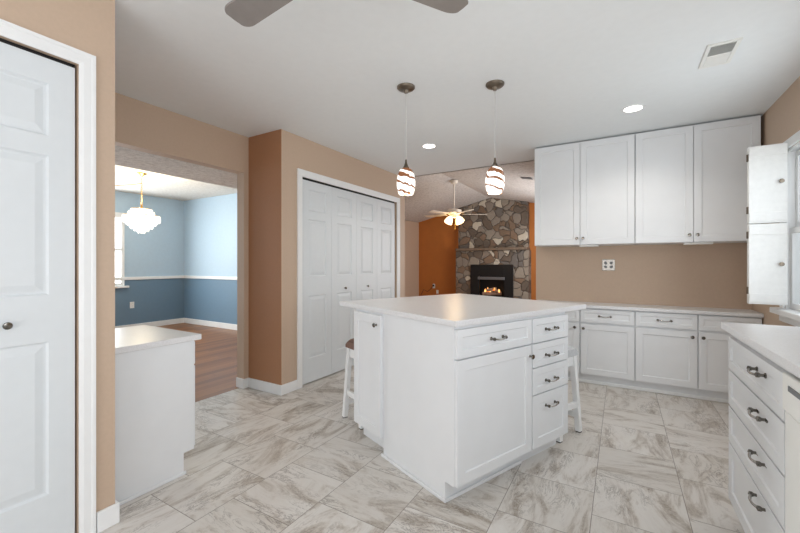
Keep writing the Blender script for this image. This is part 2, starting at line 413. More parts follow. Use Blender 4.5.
# dining room
struct(boxes('wall_dining_far', [(-7.75, -7.6, .3, 4.3, .92, 2.46)], 'blue_light'), 'light blue upper half of the far dining room wall', 'wall')
struct(boxes('wall_dining_far_lower', [(-7.75, -7.6, .3, 4.3, 0, .92)], 'blue_dark'), 'slate blue lower half of the far dining room wall', 'wall')
struct(boxes('wall_dining_right', [(-7.6, -3.25, 4.3, 4.42, .92, 2.46)], 'blue_light'), 'light blue upper half of the right dining room wall', 'wall')
struct(boxes('wall_dining_right_lower', [(-7.6, -3.25, 4.3, 4.42, 0, .92)], 'blue_dark'), 'slate blue lower half of the right dining room wall', 'wall')
struct(boxes('wall_dining_left', [(-7.75, -3.2, .18, .3, 0, 2.46)], 'blue_light'), 'light blue dining room wall out of sight at left', 'wall')
struct(boxes('ceiling_dining', [(-7.75, -3.2, .18, 4.42, 2.46, 2.51)], 'popcorn_dining'), 'textured white dining room ceiling', 'ceiling')
struct(boxes('ceiling_dining_soffit', [(-4.01, -3.2, .3, 4.3, 2.10, 2.46)], 'popcorn'), 'lowered textured soffit just inside the dining room opening', 'ceiling')
def skirting(name, segs, parent=None, h=.092, t=.014):
    return boxes(name, [(x0, x1, y0, y1, 0, h) for x0, x1, y0, y1 in segs] , 'trim', parent, .004)
struct(boxes('baseboard_dining', [(-7.6, -7.586, .3, 4.3, 0, .1), (-7.6, -3.25, 4.286, 4.3, 0, .1)], 'trim', bevel=.004), 'white baseboard around the blue dining room', 'baseboard')
struct(boxes('trim_1', [(-7.6, -7.575, .3, 4.3, .90, .955), (-7.6, -3.25, 4.275, 4.3, .90, .955)], 'trim', bevel=.006), 'white chair rail between two blues in the dining room', 'trim')
# family room
struct(boxes('wall_family_left', [(-4.84, -4.72, YC, YG, 0, 2.30)], 'wall_tan'), 'shaded tan side wall of the family room', 'wall')
struct(boxes('wall_family_right', [(-.62, -.5, YB + .12, YG, 0, 2.42)], 'wall_tan'), 'family room wall hidden behind the kitchen cabinets', 'wall')
zr, xr_, zl, xl_, zrr = 2.775, -2.71, 2.305, -4.74, 2.36
bm = bmesh.new()
pr = [(-4.84, 0), (-.5, 0), (-.5, zrr), (xr_, zr), (-4.84, zl - .02)]
a = [bm.verts.new((x, YG, z)) for x, z in pr]; b = [bm.verts.new((x, YG + .12, z)) for x, z in pr]
bm.faces.new(a); bm.faces.new(b)
for i in range(5): bm.faces.new([a[i], a[(i + 1) % 5], b[(i + 1) % 5], b[i]])
struct(link('wall_family_gable', bm, 'orange'), 'orange gable wall behind the stone fireplace', 'wall')
bm = bmesh.new()
kr = (zrr - zr) / (-.5 - xr_)
for (xa, za, xb, zb) in ((-4.86, zl - .024, xr_, zr), (xr_, zr, -.48, zrr)):
    hexa(bm, [(xa, YC, za), (xb, YC, zb), (xb, YG + .12, zb), (xa, YG + .12, za), (xa, YC, za + .05), (xb, YC, zb + .05), (xb, YG + .12, zb + .05), (xa, YG + .12, za + .05)])
struct(link('ceiling_family', bm, 'popcorn'), 'vaulted textured ceiling over the family room', 'ceiling')
bm = bmesh.new()
zat = lambda x: zr + (x - xr_) * kr if x > xr_ else zr + (x - xr_) * (zl - .024 - zr) / (-4.86 - xr_)
pr = [(-4.28, H), (-.8, H), (-.8, zat(-.8)), (xr_, zr), (-4.28, zat(-4.28))]
a = [bm.verts.new((x, YC - .03, z)) for x, z in pr]; b = [bm.verts.new((x, YC, z)) for x, z in pr]
bm.faces.new(a); bm.faces.new(b)
for i in range(5): bm.faces.new([a[i], a[(i + 1) % 5], b[(i + 1) % 5], b[i]])
struct(link('wall_family_header', bm, 'popcorn'), 'triangular header above the edge of the flat kitchen ceiling', 'wall')

# baseboards of the kitchen
t_ = .014
struct(boxes('baseboard_left', [(XL, XL + t_, .742, YL + t_, 0, .092), (XL - .1, XL, YL, YL + t_, 0, .092)], 'trim', bevel=.004), 'white baseboard at the foot of the near left wall', 'baseboard')
struct(boxes('baseboard_closet', [(XO, XC + t_, YR - t_, YR, 0, .092), (XC, XC + t_, YR, cy0 - .066, 0, .092)], 'trim', bevel=.004), 'white baseboard around the brown corner beside the closet', 'baseboard')
struct(boxes('baseboard_opening', [(XO, XO + t_, oy1 - t_, YR - t_, 0, .092), (XO - .1, XO, oy1 - t_, oy1, 0, .092)], 'trim', bevel=.004), 'short white baseboard wrapped around the dining opening jamb', 'baseboard')
struct(boxes('baseboard_closet_far', [(XC, XC + t_, cy1 + .066, YC, 0, .092)], 'trim', bevel=.004), 'short white baseboard beyond the closet doors', 'baseboard')

# ------------------------------------------------------------------ hardware
def knob_bm(r=.0145, l=.026):
    bm = bmesh.new()
    lathe(bm, [(0, 0), (.008, 0), (.0055, .004), (.005, l * .5), (r * .8, l * .6), (r, l * .75), (r * .85, l * .93), (0, l)], 16, Matrix.Rotation(PI / 2, 4, 'X'))
    return bm           # sticks out along -y
def add_knob(parent, x, y, z, mat='knob'):
    o = link('knob', knob_bm(), mat, parent, smooth=True); o.location = (x, y, z); return o
def add_pull(parent, x, y, z, L=.096, mat='nickel'):
    bm = bmesh.new()
    pts, rr = [], []
    for k in range(13):
        s = k / 12; xx = -L / 2 + L * s
        pts.append((xx, -.022 - .012 * math.sin(PI * s), -.004 * math.sin(PI * s))); rr.append(.0036 + .0016 * abs(math.cos(PI * s)))
    tube(bm, pts, rr, 10)
    nf = len(bm.faces)
    for sx in (-1, 1):
        m = Matrix.Translation((sx * L / 2, 0, 0)) @ Matrix.Rotation(PI / 2, 4, 'X')
        lathe(bm, [(0, 0), (.0095, 0), (.0095, .003), (.0055, .006), (.0055, .014), (.009, .019), (.009, .027), (0, .031)], 14, m)
        tube(bm, [(sx * L / 2, -.022, 0), (sx * (L / 2 + .012), -.020, 0)], [.0065, .0035], 10)
    for i, f_ in enumerate(bm.faces):
        if i >= nf: f_.material_index = 1
    o = link('handle', bm, [mat, 'knob'], parent, smooth=True); o.location = (x, y, z); return o

# ------------------------------------------------------------------ cabinets
DT = .02
def shaker(bm, x0, x1, z0, z1, yf, fr=.055):
    w_, h_ = x1 - x0, z1 - z0; f = min(fr, h_ * .27)
    slab(bm, w_, h_, DT - .0005, [(f, w_ - f, f, h_ - f)], 'flat', x0, z0, yf)
def cabinet(name, label, loc, rz, w_, d, h_, fronts, toe=.1, toe_in=.06, group=None, side_panel=None, mat='cab', cat='cabinet', toe_part=True):
    """carcass front at local y = 0, facing -y; fronts stick out by DT. fronts = (kind, x0, x1, z0, z1, hardware)"""
    r = thing(name, label, cat, loc, rz, group)
    boxes('body', [(0, w_, 0, d, toe, h_)], mat, r)
    if toe_part and toe > 0:
        bm = bmesh.new(); box(bm, .0, w_, toe_in, d, 0, toe - .001)
        link('toe_kick', bm, mat, r)
    for kind, x0, x1, z0, z1, hw in fronts:
        bm = bmesh.new(); shaker(bm, x0, x1, z0, z1, -DT)
        o = link(kind, bm, mat, r, .0015)
        if hw is None: continue
        typ, hx, hz = hw
        # a handle sits on the recessed field or on the frame
        if typ == 'pull': add_pull(o, hx, -DT + .0065, hz)
        else: add_knob(o, hx, -DT, hz)
    return r

def worktop(name, label, outline, z0, z1, loc=(0, 0, 0), rz=0, bev=.003):
    bm = bmesh.new()
    a = [bm.verts.new((x, y, z0)) for x, y in outline]; b = [bm.verts.new((x, y, z1)) for x, y in outline]
    bm.faces.new(a[::-1]); bm.faces.new(b); n = len(outline)
    for i in range(n): bm.faces.new([a[i], a[(i + 1) % n], b[(i + 1) % n], b[i]])
    o = link(name, bm, 'quartz', None, bev); o.location = loc; o.rotation_euler = (0, 0, rz)
    return tag(o, label, 'worktop')

# ---- island (turned 22.75 degrees to the room)
TI = math.radians(22.75); IO = (-.759 + .012 * math.sin(TI), 1.715 + .012 * math.cos(TI)); IRZ = PI / 2 - TI
ia, ib = Vector((math.sin(TI), math.cos(TI))), Vector((-math.cos(TI), math.sin(TI)))
def isl(s, t, z=0): p = Vector(IO) + ia * s + ib * t; return (p.x, p.y, z)
IT = -.058
# local frame: x = s, y = t
r = cabinet('island_base_cabinet', 'white island cabinet with one wide drawer above one wide door', isl(.019, IT), IRZ, .598, .60, .886,
            [('drawer', -.016, .592, .727, .868, ('pull', .288, .797)), ('door', -.016, .592, .104, .718, ('knob', .574, .656))], .1, .062)
bm = bmesh.new()      # finished end panel with a toe notch, down to the floor
for q in ((-.019, -.0005, 0, .61, .1, .886), (-.019, -.0005, .062, .61, 0, .1)): box(bm, *q)
link('side_panel', bm, 'cab', r)
link('shoe_molding', (lambda bm: (box(bm, -.031, -.019, .05, .622, 0, .018), box(bm, -.019, .598, .05, .0615, 0, .018), bm)[-1])(bmesh.new()), 'cab', r, .004)
cabinet('island_drawer_cabinet', 'white island cabinet with a stack of four drawers', isl(.618, IT), IRZ, .387, .60, .886,
        [('drawer', .004, .387, .726, .866, ('pull', .194, .796)), ('drawer', .004, .387, .581, .719, ('pull', .194, .640)),
         ('drawer', .004, .387, .422, .574, ('pull', .194, .486)), ('drawer', .004, .387, .104, .415, ('pull', .194, .334))], .1, .062)
cabinet('island_side_cabinet', 'narrow white island cabinet with a single tall door beside the wooden stool', isl(.0, .889), -TI, .335, .90, .886,
        [('door', .006, .331, .112, .868, ('knob', .288, .808))], .1, .06)
worktop('island_worktop', 'large square white quartz worktop of the kitchen island',
        [(-.022, -.09), (1.215, -.09), (1.215, 1.09), (-.022, 1.09)], .886, .916, isl(0, 0), IRZ)

# ---- back wall cabinets (desk height)
YF = 4.15; ZD = .752
bc = [(-.80, -.353, 'white base cabinet half hidden behind the kitchen island', [('drawer', .006, .441, .612, .742, ('pull', .22, .677)), ('door', .006, .441, .1, .595, ('knob', .40, .555))]),
      (-.352, .112, 'white base cabinet below the steel wall outlet, right of the island', [('drawer', .005, .459, .612, .742, ('pull', .217, .679)), ('door', .005, .459, .1, .595, ('knob', .03, .55))]),
      (.113, .577, 'middle white base cabinet of the back wall run', [('drawer', .005, .459, .612, .742, ('pull', .225, .677)), ('door', .005, .459, .1, .595, ('knob', .425, .548))]),
      (.578, .994, 'rightmost white base cabinet in the back corner below the shutter', [('drawer', .005, .411, .612, .742, None), ('door', .005, .411, .1, .595, ('knob', .035, .548))])]
for x0, x1, lb, fr in bc:
    cabinet('base_cabinet', lb, (x0, YF, 0), 0, x1 - x0, YB - YF - .002, ZD, fr, .09, .035, 'base cabinets along the back wall')
struct(boxes('trim_2', [(-.80, .994, YF + .02, YF + .0345, 0, .03)], 'trim', bevel=.004), 'white shoe molding at the foot of the back cabinets', 'trim')
worktop('back_worktop', 'long narrow white quartz worktop along the back wall', [(-.82, YF - .035), (XR - .002, YF - .035), (XR - .002, YB - .001), (-.82, YB - .001)], ZD, .783)

# ---- upper cabinets
ub = [(-.782, .110, 'left pair of tall white wall cabinet doors beside the stone fireplace view', (-.784, -.349, .110)),
      (.112, .976, 'right pair of tall white wall cabinet doors beside the window wall', (.112, .541, .976))]
for i, (x0, x1, lb, cs) in enumerate(ub):
    fr = [('door', cs[0] - x0 + .005, cs[1] - x0 - .002, 1.378 - 1.378 + .002, 1.012, ('knob', cs[1] - x0 - .028, .062)),
          ('door', cs[1] - x0 + .002, cs[2] - x0 - .003, .002, 1.012, ('knob', cs[1] - x0 + .028, .062))]
    cabinet('wall_cabinet', lb, (x0, 4.11, 1.378), 0, x1 - x0, YB - 4.11 - .002, 1.022, fr, 0, 0, 'wall cabinets')
for x0, x1, lb in ((-.36, -.19, 'thin under cabinet light bar above the steel outlet'), (.48, .68, 'thin under cabinet light bar nearer the window')):
    o = boxes('light_bar', [(x0, x1, 4.13, 4.20, 1.360, 1.3775)], 'plastic', None, .003); tag(o, lb, 'lamp', 'under cabinet light bars')

# ---- right hand run
r = cabinet('drawer_cabinet', 'white base cabinet with a stack of four drawers under the window', (.45, 2.282, 0), -PI / 2, .70, .528, .884,
        [('drawer', .006, .694, .706, .852, ('pull', .455, .798)), ('drawer', .006, .694, .540, .698, ('pull', .468, .647)),
         ('drawer', .006, .694, .374, .532, ('pull', .468, .490)), ('drawer', .006, .694, .104, .366, ('pull', .474, .337))], .1, .06)
dw = thing('dishwasher', 'white dishwasher beside the drawer stack at the right edge', 'dishwasher', (.45, 1.578, 0), -PI / 2)
boxes('body', [(0, .6, .02, .52, .1, .868)], 'plastic', dw)
boxes('toe_kick', [(0, .6, .07, .52, 0, .0995)], 'plastic', dw)
bm = bmesh.new(); box(bm, .004, .596, -.022, .0195, .11, .745); link('door', bm, 'plastic', dw, .004)
cp = boxes('control_panel', [(.004, .596, -.028, .0195, .749, .862)], 'plastic', dw, .005)
boxes('handle', [(.06, .54, -.031, -.0282, .818, .834)], 'ventdark', cp, .001)
cabinet('end_cabinet', 'white base cabinet beyond the dishwasher, out of frame', (.45, .972, 0), -PI / 2, .60, .528, .884,
        [('door', .006, .594, .104, .698, ('knob', .05, .65)), ('drawer', .006, .594, .706, .852, ('pull', .3, .78))], .1, .06)
worktop('window_worktop', 'white quartz worktop under the window at right', [(.408, .36), (XR - .001, .36), (XR - .001, 2.305), (.408, 2.305)], .884, .914)

# ---- small desk height cabinet at left (faces +y)
r = cabinet('desk_cabinet', 'low white cabinet with a plain side panel behind the near left wall', (-2.149, 1.262, 0), PI, .60, .56, .747,
        [('drawer', .004, .596, .604, .735, ('pull', .30, .67)), ('door', .004, .596, .125, .594, ('knob', .56, .55))], .12, .06)
bm = bmesh.new(); box(bm, -.019, -.0005, 0, .56, .12, .747); box(bm, -.019, -.0005, .06, .56, 0, .12); link('side_panel', bm, 'cab', r)
link('shoe_molding', (lambda bm: (box(bm, -.03, -.0192, .05, .56, 0, .018), bm)[-1])(bmesh.new()), 'cab', r, .004)
worktop('desk_worktop', 'white quartz worktop on the low cabinet by the dining opening', [(-2.77, .70), (-2.118, .70), (-2.118, 1.300), (-2.77, 1.300)], .747, .779)

# ------------------------------------------------------------------ folding closet doors
def leaf(parent, x0, w_, h_, knob):
    bm = bmesh.new(); e = .085
    slab(bm, w_, h_, .034, [(e, w_ - e, .235, .86), (e, w_ - e, 1.05, 1.62), (e, w_ - e, 1.70, 1.915)], 'raised', x0, .012, 0)
    o = link('door_leaf', bm, 'door', parent, .0015)
    if knob: add_knob(o, x0 + w_ / 2, 0, .955 - (.035 if w_ > .425 and parent.name.startswith('door_2') else 0))
    return o
# wall on the left faces +x: local -y = +x  -> local x = +y : rz = 90
d = thing('door_1', 'white paneled folding closet door with a round knob at far left', 'door', (XL - .015, -.165, 0), PI / 2, kind='structure')
for k in range(2): leaf(d, k * .4205, .4185, 2.016, k == 1)
def casing(name, label, y0, y1, zt, xw, wd=.066, th=.016):
    bm = bmesh.new()
    prof = [(0, .35), (.25, .8), (.7, .8), (.8, 1), (1, 1)]      # across width, thickness share
    def strip(fn):
        for (u0, t0), (u1, t1) in zip(prof, prof[1:]): fn(u0, t0, u1, t1)
    for side, yi, sg in ((0, y0, -1), (1, y1, 1)):
        def f(u0, t0, u1, t1):
            ya, yb = yi + sg * u0 * wd, yi + sg * u1 * wd; za, zb = zt + u0 * wd, zt + u1 * wd
            p = [(xw, ya, 0), (xw + th * t0, ya, 0), (xw + th * t1, yb, 0), (xw, yb, 0)]; q = [(xw, ya, za), (xw + th * t0, ya, za), (xw + th * t1, yb, zb), (xw, yb, zb)]
            hexa(bm, p + q)
        strip(f)
    def g(u0, t0, u1, t1):
        p = [(xw, y0 - u0 * wd, zt + u0 * wd), (xw + th * t0, y0 - u0 * wd, zt + u0 * wd), (xw + th * t1, y0 - u1 * wd, zt + u1 * wd), (xw, y0 - u1 * wd, zt + u1 * wd)]
        q = [(xw, y1 + u0 * wd, zt + u0 * wd), (xw + th * t0, y1 + u0 * wd, zt + u0 * wd), (xw + th * t1, y1 + u1 * wd, zt + u1 * wd), (xw, y1 + u1 * wd, zt + u1 * wd)]
        hexa(bm, p + q)
    strip(g)
    return struct(link(name, bm, 'trim'), label, 'trim')
casing('trim_3', 'white casing around the near left closet door', -.185, .681, 2.044, XL, .056)
boxes('track', [(0, .84, .006, .03, 2.024, 2.044)], 'dark', d)
d2 = thing('door_2', 'wide white closet with four folding paneled leaves and two knobs', 'door', (XC - .015, cy0 + .018, 0), PI / 2, kind='structure')
for k in range(4): leaf(d2, k * .4315, .4285, 2.0, k in (1, 2))
boxes('track', [(0, 1.72, .006, .03, 2.014, 2.034)], 'dark', d2)
casing('trim_4', 'white casing around the wide closet doors', cy0, cy1, 2.03, XC)

# ------------------------------------------------------------------ kitchen window, shutters
wn = thing('window_1', 'white double hung kitchen window on the right wall', 'window', (0, 0, 0), kind='structure')
boxes('window_frame', [(XR, XR + .07, wy0, wy0 + .012, wz0, wz1), (XR, XR + .07, wy1 - .012, wy1, wz0, wz1), (XR, XR + .07, wy0 + .012, wy1 - .012, wz1 - .012, wz1)], 'trim', wn)
cw = .062
boxes('window_casing', [(XR - .016, XR, wy0 - cw, wy0, wz0, wz1 + cw), (XR - .016, XR, wy1, wy1 + cw, wz0, wz1 + cw), (XR - .016, XR, wy0, wy1, wz1, wz1 + cw)], 'trim', wn, .004)
boxes('window_sill', [(XR - .065, XR + .07, wy0 - .08, wy1 + .08, wz0 - .04, wz0)], 'trim', wn, .006)
boxes('apron', [(XR - .018, XR, wy0 - .06, wy1 + .06, wz0 - .095, wz0 - .0405)], 'trim', wn, .003)
zm = 1.44
for (z0, z1, xo) in ((wz0 + .002, zm, .018), (zm, wz1 - .014, .045)):
    ya, yb = wy0 + .013, wy1 - .013; X0 = XR + xo; sw = .04
    s_ = boxes('sash', [(X0, X0 + .026, ya, ya + sw, z0, z1), (X0, X0 + .026, yb - sw, yb, z0, z1), (X0, X0 + .026, ya + sw, yb - sw, z0, z0 + sw), (X0, X0 + .026, ya + sw, yb - sw, z1 - sw, z1),
                        (X0 + .005, X0 + .02, (ya + yb) / 2 - .01, (ya + yb) / 2 + .01, z0 + sw, z1 - sw)], 'trim', wn, .003)
    boxes('pane', [(X0 + .011, X0 + .015, ya + sw, yb - sw, z0 + sw, z1 - sw)], 'glass', s_)

def shutter(label, z0, z1):
    t = thing('window_shutter', label, 'shutter', (.782, 3.555, z0), 0, 'folded wooden window shutters')
    h_ = z1 - z0; w_ = .20
    def board(name, y):
        bm = bmesh.new()
        box(bm, 0, w_, y, y + .016, .0, h_)
        o = link(name, bm, 'shutter', t, .002)
        for za, zb in ((h_ - .075, h_ - .012), (.012, .075)):
            bm = bmesh.new(); box(bm, .002, w_ - .002, y - .006, y - .0003, za, zb); link('batten', bm, 'shutter', o, .002)
        return o
    f = board('front_leaf', .0); board('rear_leaf', .027)
    add_knob(f, w_ * .83, 0, h_ * (.5 if z0 < 1 else .52), 'bronze')
    for hz in (.07, h_ - .1):
        bm = bmesh.new(); tube(bm, [(-.004, .02, hz), (-.004, .02, hz + .05)], .005, 8); box(bm, -.003, 0, .004, .036, hz, hz + .05)
        link('hinge', bm, 'bronze', t)
    return t
shutter('upper white plank shutter folded beside the window', 1.476, 2.020)
shutter('lower white plank shutter folded above the window sill', .905, 1.470)

# ------------------------------------------------------------------ ceiling fittings
def canlight(label, x, y):
    t = thing('ceiling_light', label, 'ceiling light', (x, y, H), 0, 'recessed ceiling lights')
    bm = bmesh.new(); lathe(bm, [(.083, 0), (.083, -.004), (.072, -.007), (.062, -.003), (.062, 0)], 36); link('trim_ring', bm, 'trim', t, smooth=True)
    bm = bmesh.new(); lathe(bm, [(0, -.0025), (.062, -.0025), (.062, -.0005), (0, -.0005)], 36); link('lens', bm, 'lens', t)
    l = bpy.data.lights.new('downlight', 'SPOT'); l.energy = 15; l.spot_size = math.radians(140); l.spot_blend = .7; l.shadow_soft_size = .06; l.color = (1, .93, .85)
    lo = bpy.data.objects.new('downlight', l); C.objects.link(lo); lo.parent = t; lo.location = (0, 0, -.02)
canlight('round recessed ceiling light near the white wall cabinets', .081, 3.464)
canlight('round recessed ceiling light near the closet, behind the left pendant', -1.713, 3.493)

v = thing('ceiling_vent', 'white rectangular two way air register in the kitchen ceiling', 'vent', (.49, 2.815, H))
boxes('frame', [(-.075, .075, -.145, -.122, -.008, 0), (-.075, .075, .122, .145, -.008, 0), (-.075, -.055, -.122, .122, -.008, 0), (.055, .075, -.122, .122, -.008, 0), (-.055, .055, -.006, .006, -.008, 0)], 'plastic', v, .002)
boxes('backing', [(-.055, .055, -.122, .122, -.0012, -.0004)], 'ventdark', v)
for k in range(9):
    for sg in (-1, 1):
        y0 = sg * (.016 + k * .0125); tl = -.0068 * sg
        bm = bmesh.new()
        hexa(bm, [(-.054, y0 - tl, -.010), (.054, y0 - tl, -.010), (.054, y0 - tl + .0012, -.010), (-.054, y0 - tl + .0012, -.010),
                  (-.054, y0, -.002), (.054, y0, -.002), (.054, y0 + .0012, -.002), (-.054, y0 + .0012, -.002)])
        link('slat', bm, 'plastic', v)

def pendant(label, x, y, turn):
    t = thing('pendant_light', label, 'pendant light', (x, y, 0), turn, 'pendant lights over the island')
    bm = bmesh.new(); lathe(bm, [(0, H), (.062, H), (.062, H - .008), (.052, H - .018), (.02, H - .026), (.010, H - .045), (0, H - .045)], 32); link('canopy', bm, 'bronze', t, smooth=True)
    bm = bmesh.new(); tube(bm, [(0, 0, H - .044), (0, 0, 1.905)], .0028, 8); link('cord', bm, 'cord', t)
    bm = bmesh.new(); lathe(bm, [(0, 1.91), (.006, 1.908), (.008, 1.885), (.016, 1.862), (.030, 1.845), (.031, 1.838), (0, 1.838)], 24); link('cap', bm, 'bronze', t, smooth=True)
    bm = bmesh.new()
    pr = [(.030, .195), (.044, .182), (.057, .150), (.064, .105), (.064, .065), (.058, .028), (.049, .002), (.046, .0), (.046, .004), (.055, .03), (.061, .066), (.061, .105), (.054, .148), (.041, .178), (.028, .190)]
    lathe(bm, [(r_, z_ * .915) for r_, z_ in pr], 40); o = link('lamp_shade', bm, 'swirl', t, smooth=True); o.location = (0, 0, 1.668)
    bm = bmesh.new(); lathe(bm, [(0, 1.83), (.012, 1.825), (.014, 1.78), (.026, 1.745), (.028, 1.72), (.018, 1.695), (0, 1.688)], 20); link('bulb', bm, 'bulb', t, smooth=True)
    l = bpy.data.lights.new('pendant_glow', 'POINT'); l.energy = 2; l.color = (1, .9, .76); l.shadow_soft_size = .045
    lo = bpy.data.objects.new('pendant_glow', l); C.objects.link(lo); lo.parent = t; lo.location = (0, 0, 1.62)
pendant('swirled glass pendant light nearer the closet doors', -1.278, 2.246, 0)
pendant('swirled glass pendant light nearer the wall cabinets', -.737, 2.516, 1.3)

# ---- kitchen ceiling fan, only blade tips in frame
def fan_blade(r0, r1, w0, w1, th=.008, tilt=.14):
    bm = bmesh.new(); n = 10; top, bot = [], []
    ring = []
    for i in range(n + 1):
        s = i / n; ring.append((r0 + (r1 - r0 - .05) * s, -(w0 + (w1 - w0) * s) / 2))
    for k in range(1, 6):
        a_ = PI / 2 * k / 6; ring.append((r1 - .05 + .05 * math.sin(a_), -(w1 / 2) + (w1 * .28) * (1 - math.cos(a_))))
    ring.append((r1, 0))
    full = ring + [(x, -y) for x, y in reversed(ring[:-1])]
    A = [bm.verts.new((x, y * math.cos(tilt), y * math.sin(tilt) - th / 2)) for x, y in full]; B = [bm.verts.new((x, y * math.cos(tilt), y * math.sin(tilt) + th / 2)) for x, y in full]
    bm.faces.new(A[::-1]); bm.faces.new(B)
    for i in range(len(full)): bm.faces.new([A[i], A[(i + 1) % len(full)], B[(i + 1) % len(full)], B[i]])
    return bm
kf = thing('ceiling_fan', 'taupe kitchen ceiling fan with blade tips cut off by the top edge', 'fan', (-.82, .93, 0))
bm = bmesh.new(); lathe(bm, [(0, H), (.07, H), (.065, H - .03), (.03, H - .05), (0, H - .05)], 32); link('canopy', bm, 'nickel', kf, smooth=True)
bm = bmesh.new(); tube(bm, [(0, 0, H - .045), (0, 0, 2.27)], .012, 12); link('downrod', bm, 'nickel', kf, smooth=True)
bm = bmesh.new(); lathe(bm, [(0, 2.275), (.06, 2.27), (.1, 2.24), (.105, 2.19), (.085, 2.15), (.05, 2.13), (0, 2.125)], 36); link('motor', bm, 'nickel', kf, smooth=True)
for k, dg in enumerate((176.3, 56.3, 296.3)):
    o = link('blade', fan_blade(.17, .53, .10, .12), 'fanblade', kf, .002); o.location = (0, 0, 2.18); o.rotation_euler = (0, 0, math.radians(dg))
    bm = bmesh.new(); box(bm, .09, .20, -.02, .02, 2.185, 2.191); b_ = link('blade_arm', bm, 'nickel', kf); b_.rotation_euler = (0, 0, math.radians(dg))

# ------------------------------------------------------------------ outlets
def outlet(label, loc, rz, gang=1, mat='plastic', w1=.07, h_=.115):
    t = thing('wall_outlet', label, 'outlet', loc, rz)
    W = w1 if gang == 1 else .116
    bm = bmesh.new(); box(bm, -W / 2, W / 2, -.006, 0, -h_ / 2, h_ / 2); link('plate', bm, mat, t, .002)
    for g in range(gang):
        gx = 0 if gang == 1 else (-.026, .026)[g]
        for sz in (-.02, .02):
            bm = bmesh.new(); lathe(bm, [(0, 0), (.015, 0), (.014, .0022), (0, .0022)], 16, Matrix.Translation((gx, -.0061, sz)) @ Matrix.Rotation(PI / 2, 4, 'X'))
            o = link('socket', bm, 'plastic' if mat == 'plastic' else 'ventdark', t)
            boxes('slot', [(gx - .006, gx - .004, -.009, -.0085, sz - .004, sz + .005), (gx + .004, gx + .006, -.009, -.0085, sz - .004, sz + .005)], 'dark', o)
    return t
outlet('double steel outlet plate on the tan wall over the back worktop', (-.113, YB, 1.178), 0, 2, 'steel')
outlet('white outlet on the slate blue dining room wall', (-7.6, 3.36, .446), PI / 2)
o = outlet('white outlet with a black plug on the orange wall', (-4.27, YG, .60), 0)
bm = bmesh.new(); box(bm, -.018, .018, -.045, -.009, .0, .04); tube(bm, [(0, -.03, .002), (-.05, -.05, -.06), (-.16, -.06, -.15), (-.28, -.05, -.10), (-.36, -.05, -.25)], .006, 6)
pg = link('power_plug', bm, 'dark'); pg.location = (-4.27, YG, .60); tag(pg, 'black plug and cord in the orange wall outlet', 'plug')
o = boxes('jack_plate', [(-4.20, -4.135, YG - .008, YG, .405, .50)], 'plastic', None, .002); tag(o, 'small blank white plate low on the orange wall', 'plate')

# ------------------------------------------------------------------ stools
def stool(label, loc, rz, seat_mat, lx, ly):
    """saddle stool: long along x"""
    t = thing('counter_stool', label, 'stool', loc, rz, 'stools at the island')
    zs = .545
    bm = bmesh.new(); n, m_ = 14, 8; SX, SY = .37, .225
    top, bot = [], []
    for i in range(n + 1):
        x = -SX / 2 + SX * i / n; row = []; rb = []
        for j in range(m_ + 1):
            y = -SY / 2 + SY * j / m_
            ex = max(0, abs(2 * x / SX)); ey = abs(2 * y / SY)
            z = zs + .062 + .018 * ex ** 2 - .030 * max(ex ** 8, 0) - .026 * ey ** 8
            row.append(bm.verts.new((x, y, z))); rb.append(bm.verts.new((x, y, zs + .002)))
        top.append(row); bot.append(rb)
    for i in range(n):
        for j in range(m_):
            bm.faces.new([top[i][j], top[i + 1][j], top[i + 1][j + 1], top[i][j + 1]]); bm.faces.new([bot[i][j], bot[i][j + 1], bot[i + 1][j + 1], bot[i + 1][j]])
        bm.faces.new([top[i][0], bot[i][0], bot[i + 1][0], top[i + 1][0]]); bm.faces.new([top[i][m_], top[i + 1][m_], bot[i + 1][m_], bot[i][m_]])
    for j in range(m_):
        bm.faces.new([top[0][j], top[0][j + 1], bot[0][j + 1], bot[0][j]]); bm.faces.new([top[n][j], bot[n][j], bot[n][j + 1], top[n][j + 1]])
    link('seat', bm, seat_mat, t, smooth=True)
    bx, by = lx - .028, ly - .028       # leg spread at floor, half
    txx, tyy = .16, .088
    boxes('apron', [(-txx, txx, -tyy - .009, -tyy + .009, zs - .07, zs), (-txx, txx, tyy - .009, tyy + .009, zs - .07, zs), (-txx - .009, -txx + .009, -tyy, tyy, zs - .07, zs), (txx - .009, txx + .009, -tyy, tyy, zs - .07, zs)], 'trim', t, .002)
    at = lambda z, sx, sy: (sx * (bx + (txx - bx) * z / zs), sy * (by + (tyy - by) * z / zs), z)
    for sx in (-1, 1):
        for sy in (-1, 1):
            bm = bmesh.new(); beam(bm, at(.006, sx, sy), at(zs, sx, sy), .036, .036); lg = link('leg', bm, 'trim', t, .003)
            bm = bmesh.new(); p = at(0, sx, sy); box(bm, p[0] - .015, p[0] + .015, p[1] - .015, p[1] + .015, 0, .006); link('foot_pad', bm, 'rubber', lg)
    for sy in (-1, 1):
        bm = bmesh.new(); p, q = at(.12, -1, sy), at(.12, 1, sy); box(bm, p[0], q[0], p[1] - .010, p[1] + .010, .10, .14); link('stretcher', bm, 'trim', t, .002)
    for sx in (-1, 1):
        bm = bmesh.new(); p, q = at(.2, sx, -1), at(.2, sx, 1); box(bm, p[0] - .010, p[0] + .010, p[1], q[1], .18, .22); link('stretcher', bm, 'trim', t, .002)
    return t
stool('white stool with brown leather seat tucked beside the island, nearest the closet', isl(.275, 1.095), IRZ, 'leather', .21, .155)
stool('white stool with pale grey seat at the drawer end of the island', isl(1.175, .19), IRZ + PI / 2, 'cushion', .21, .155)

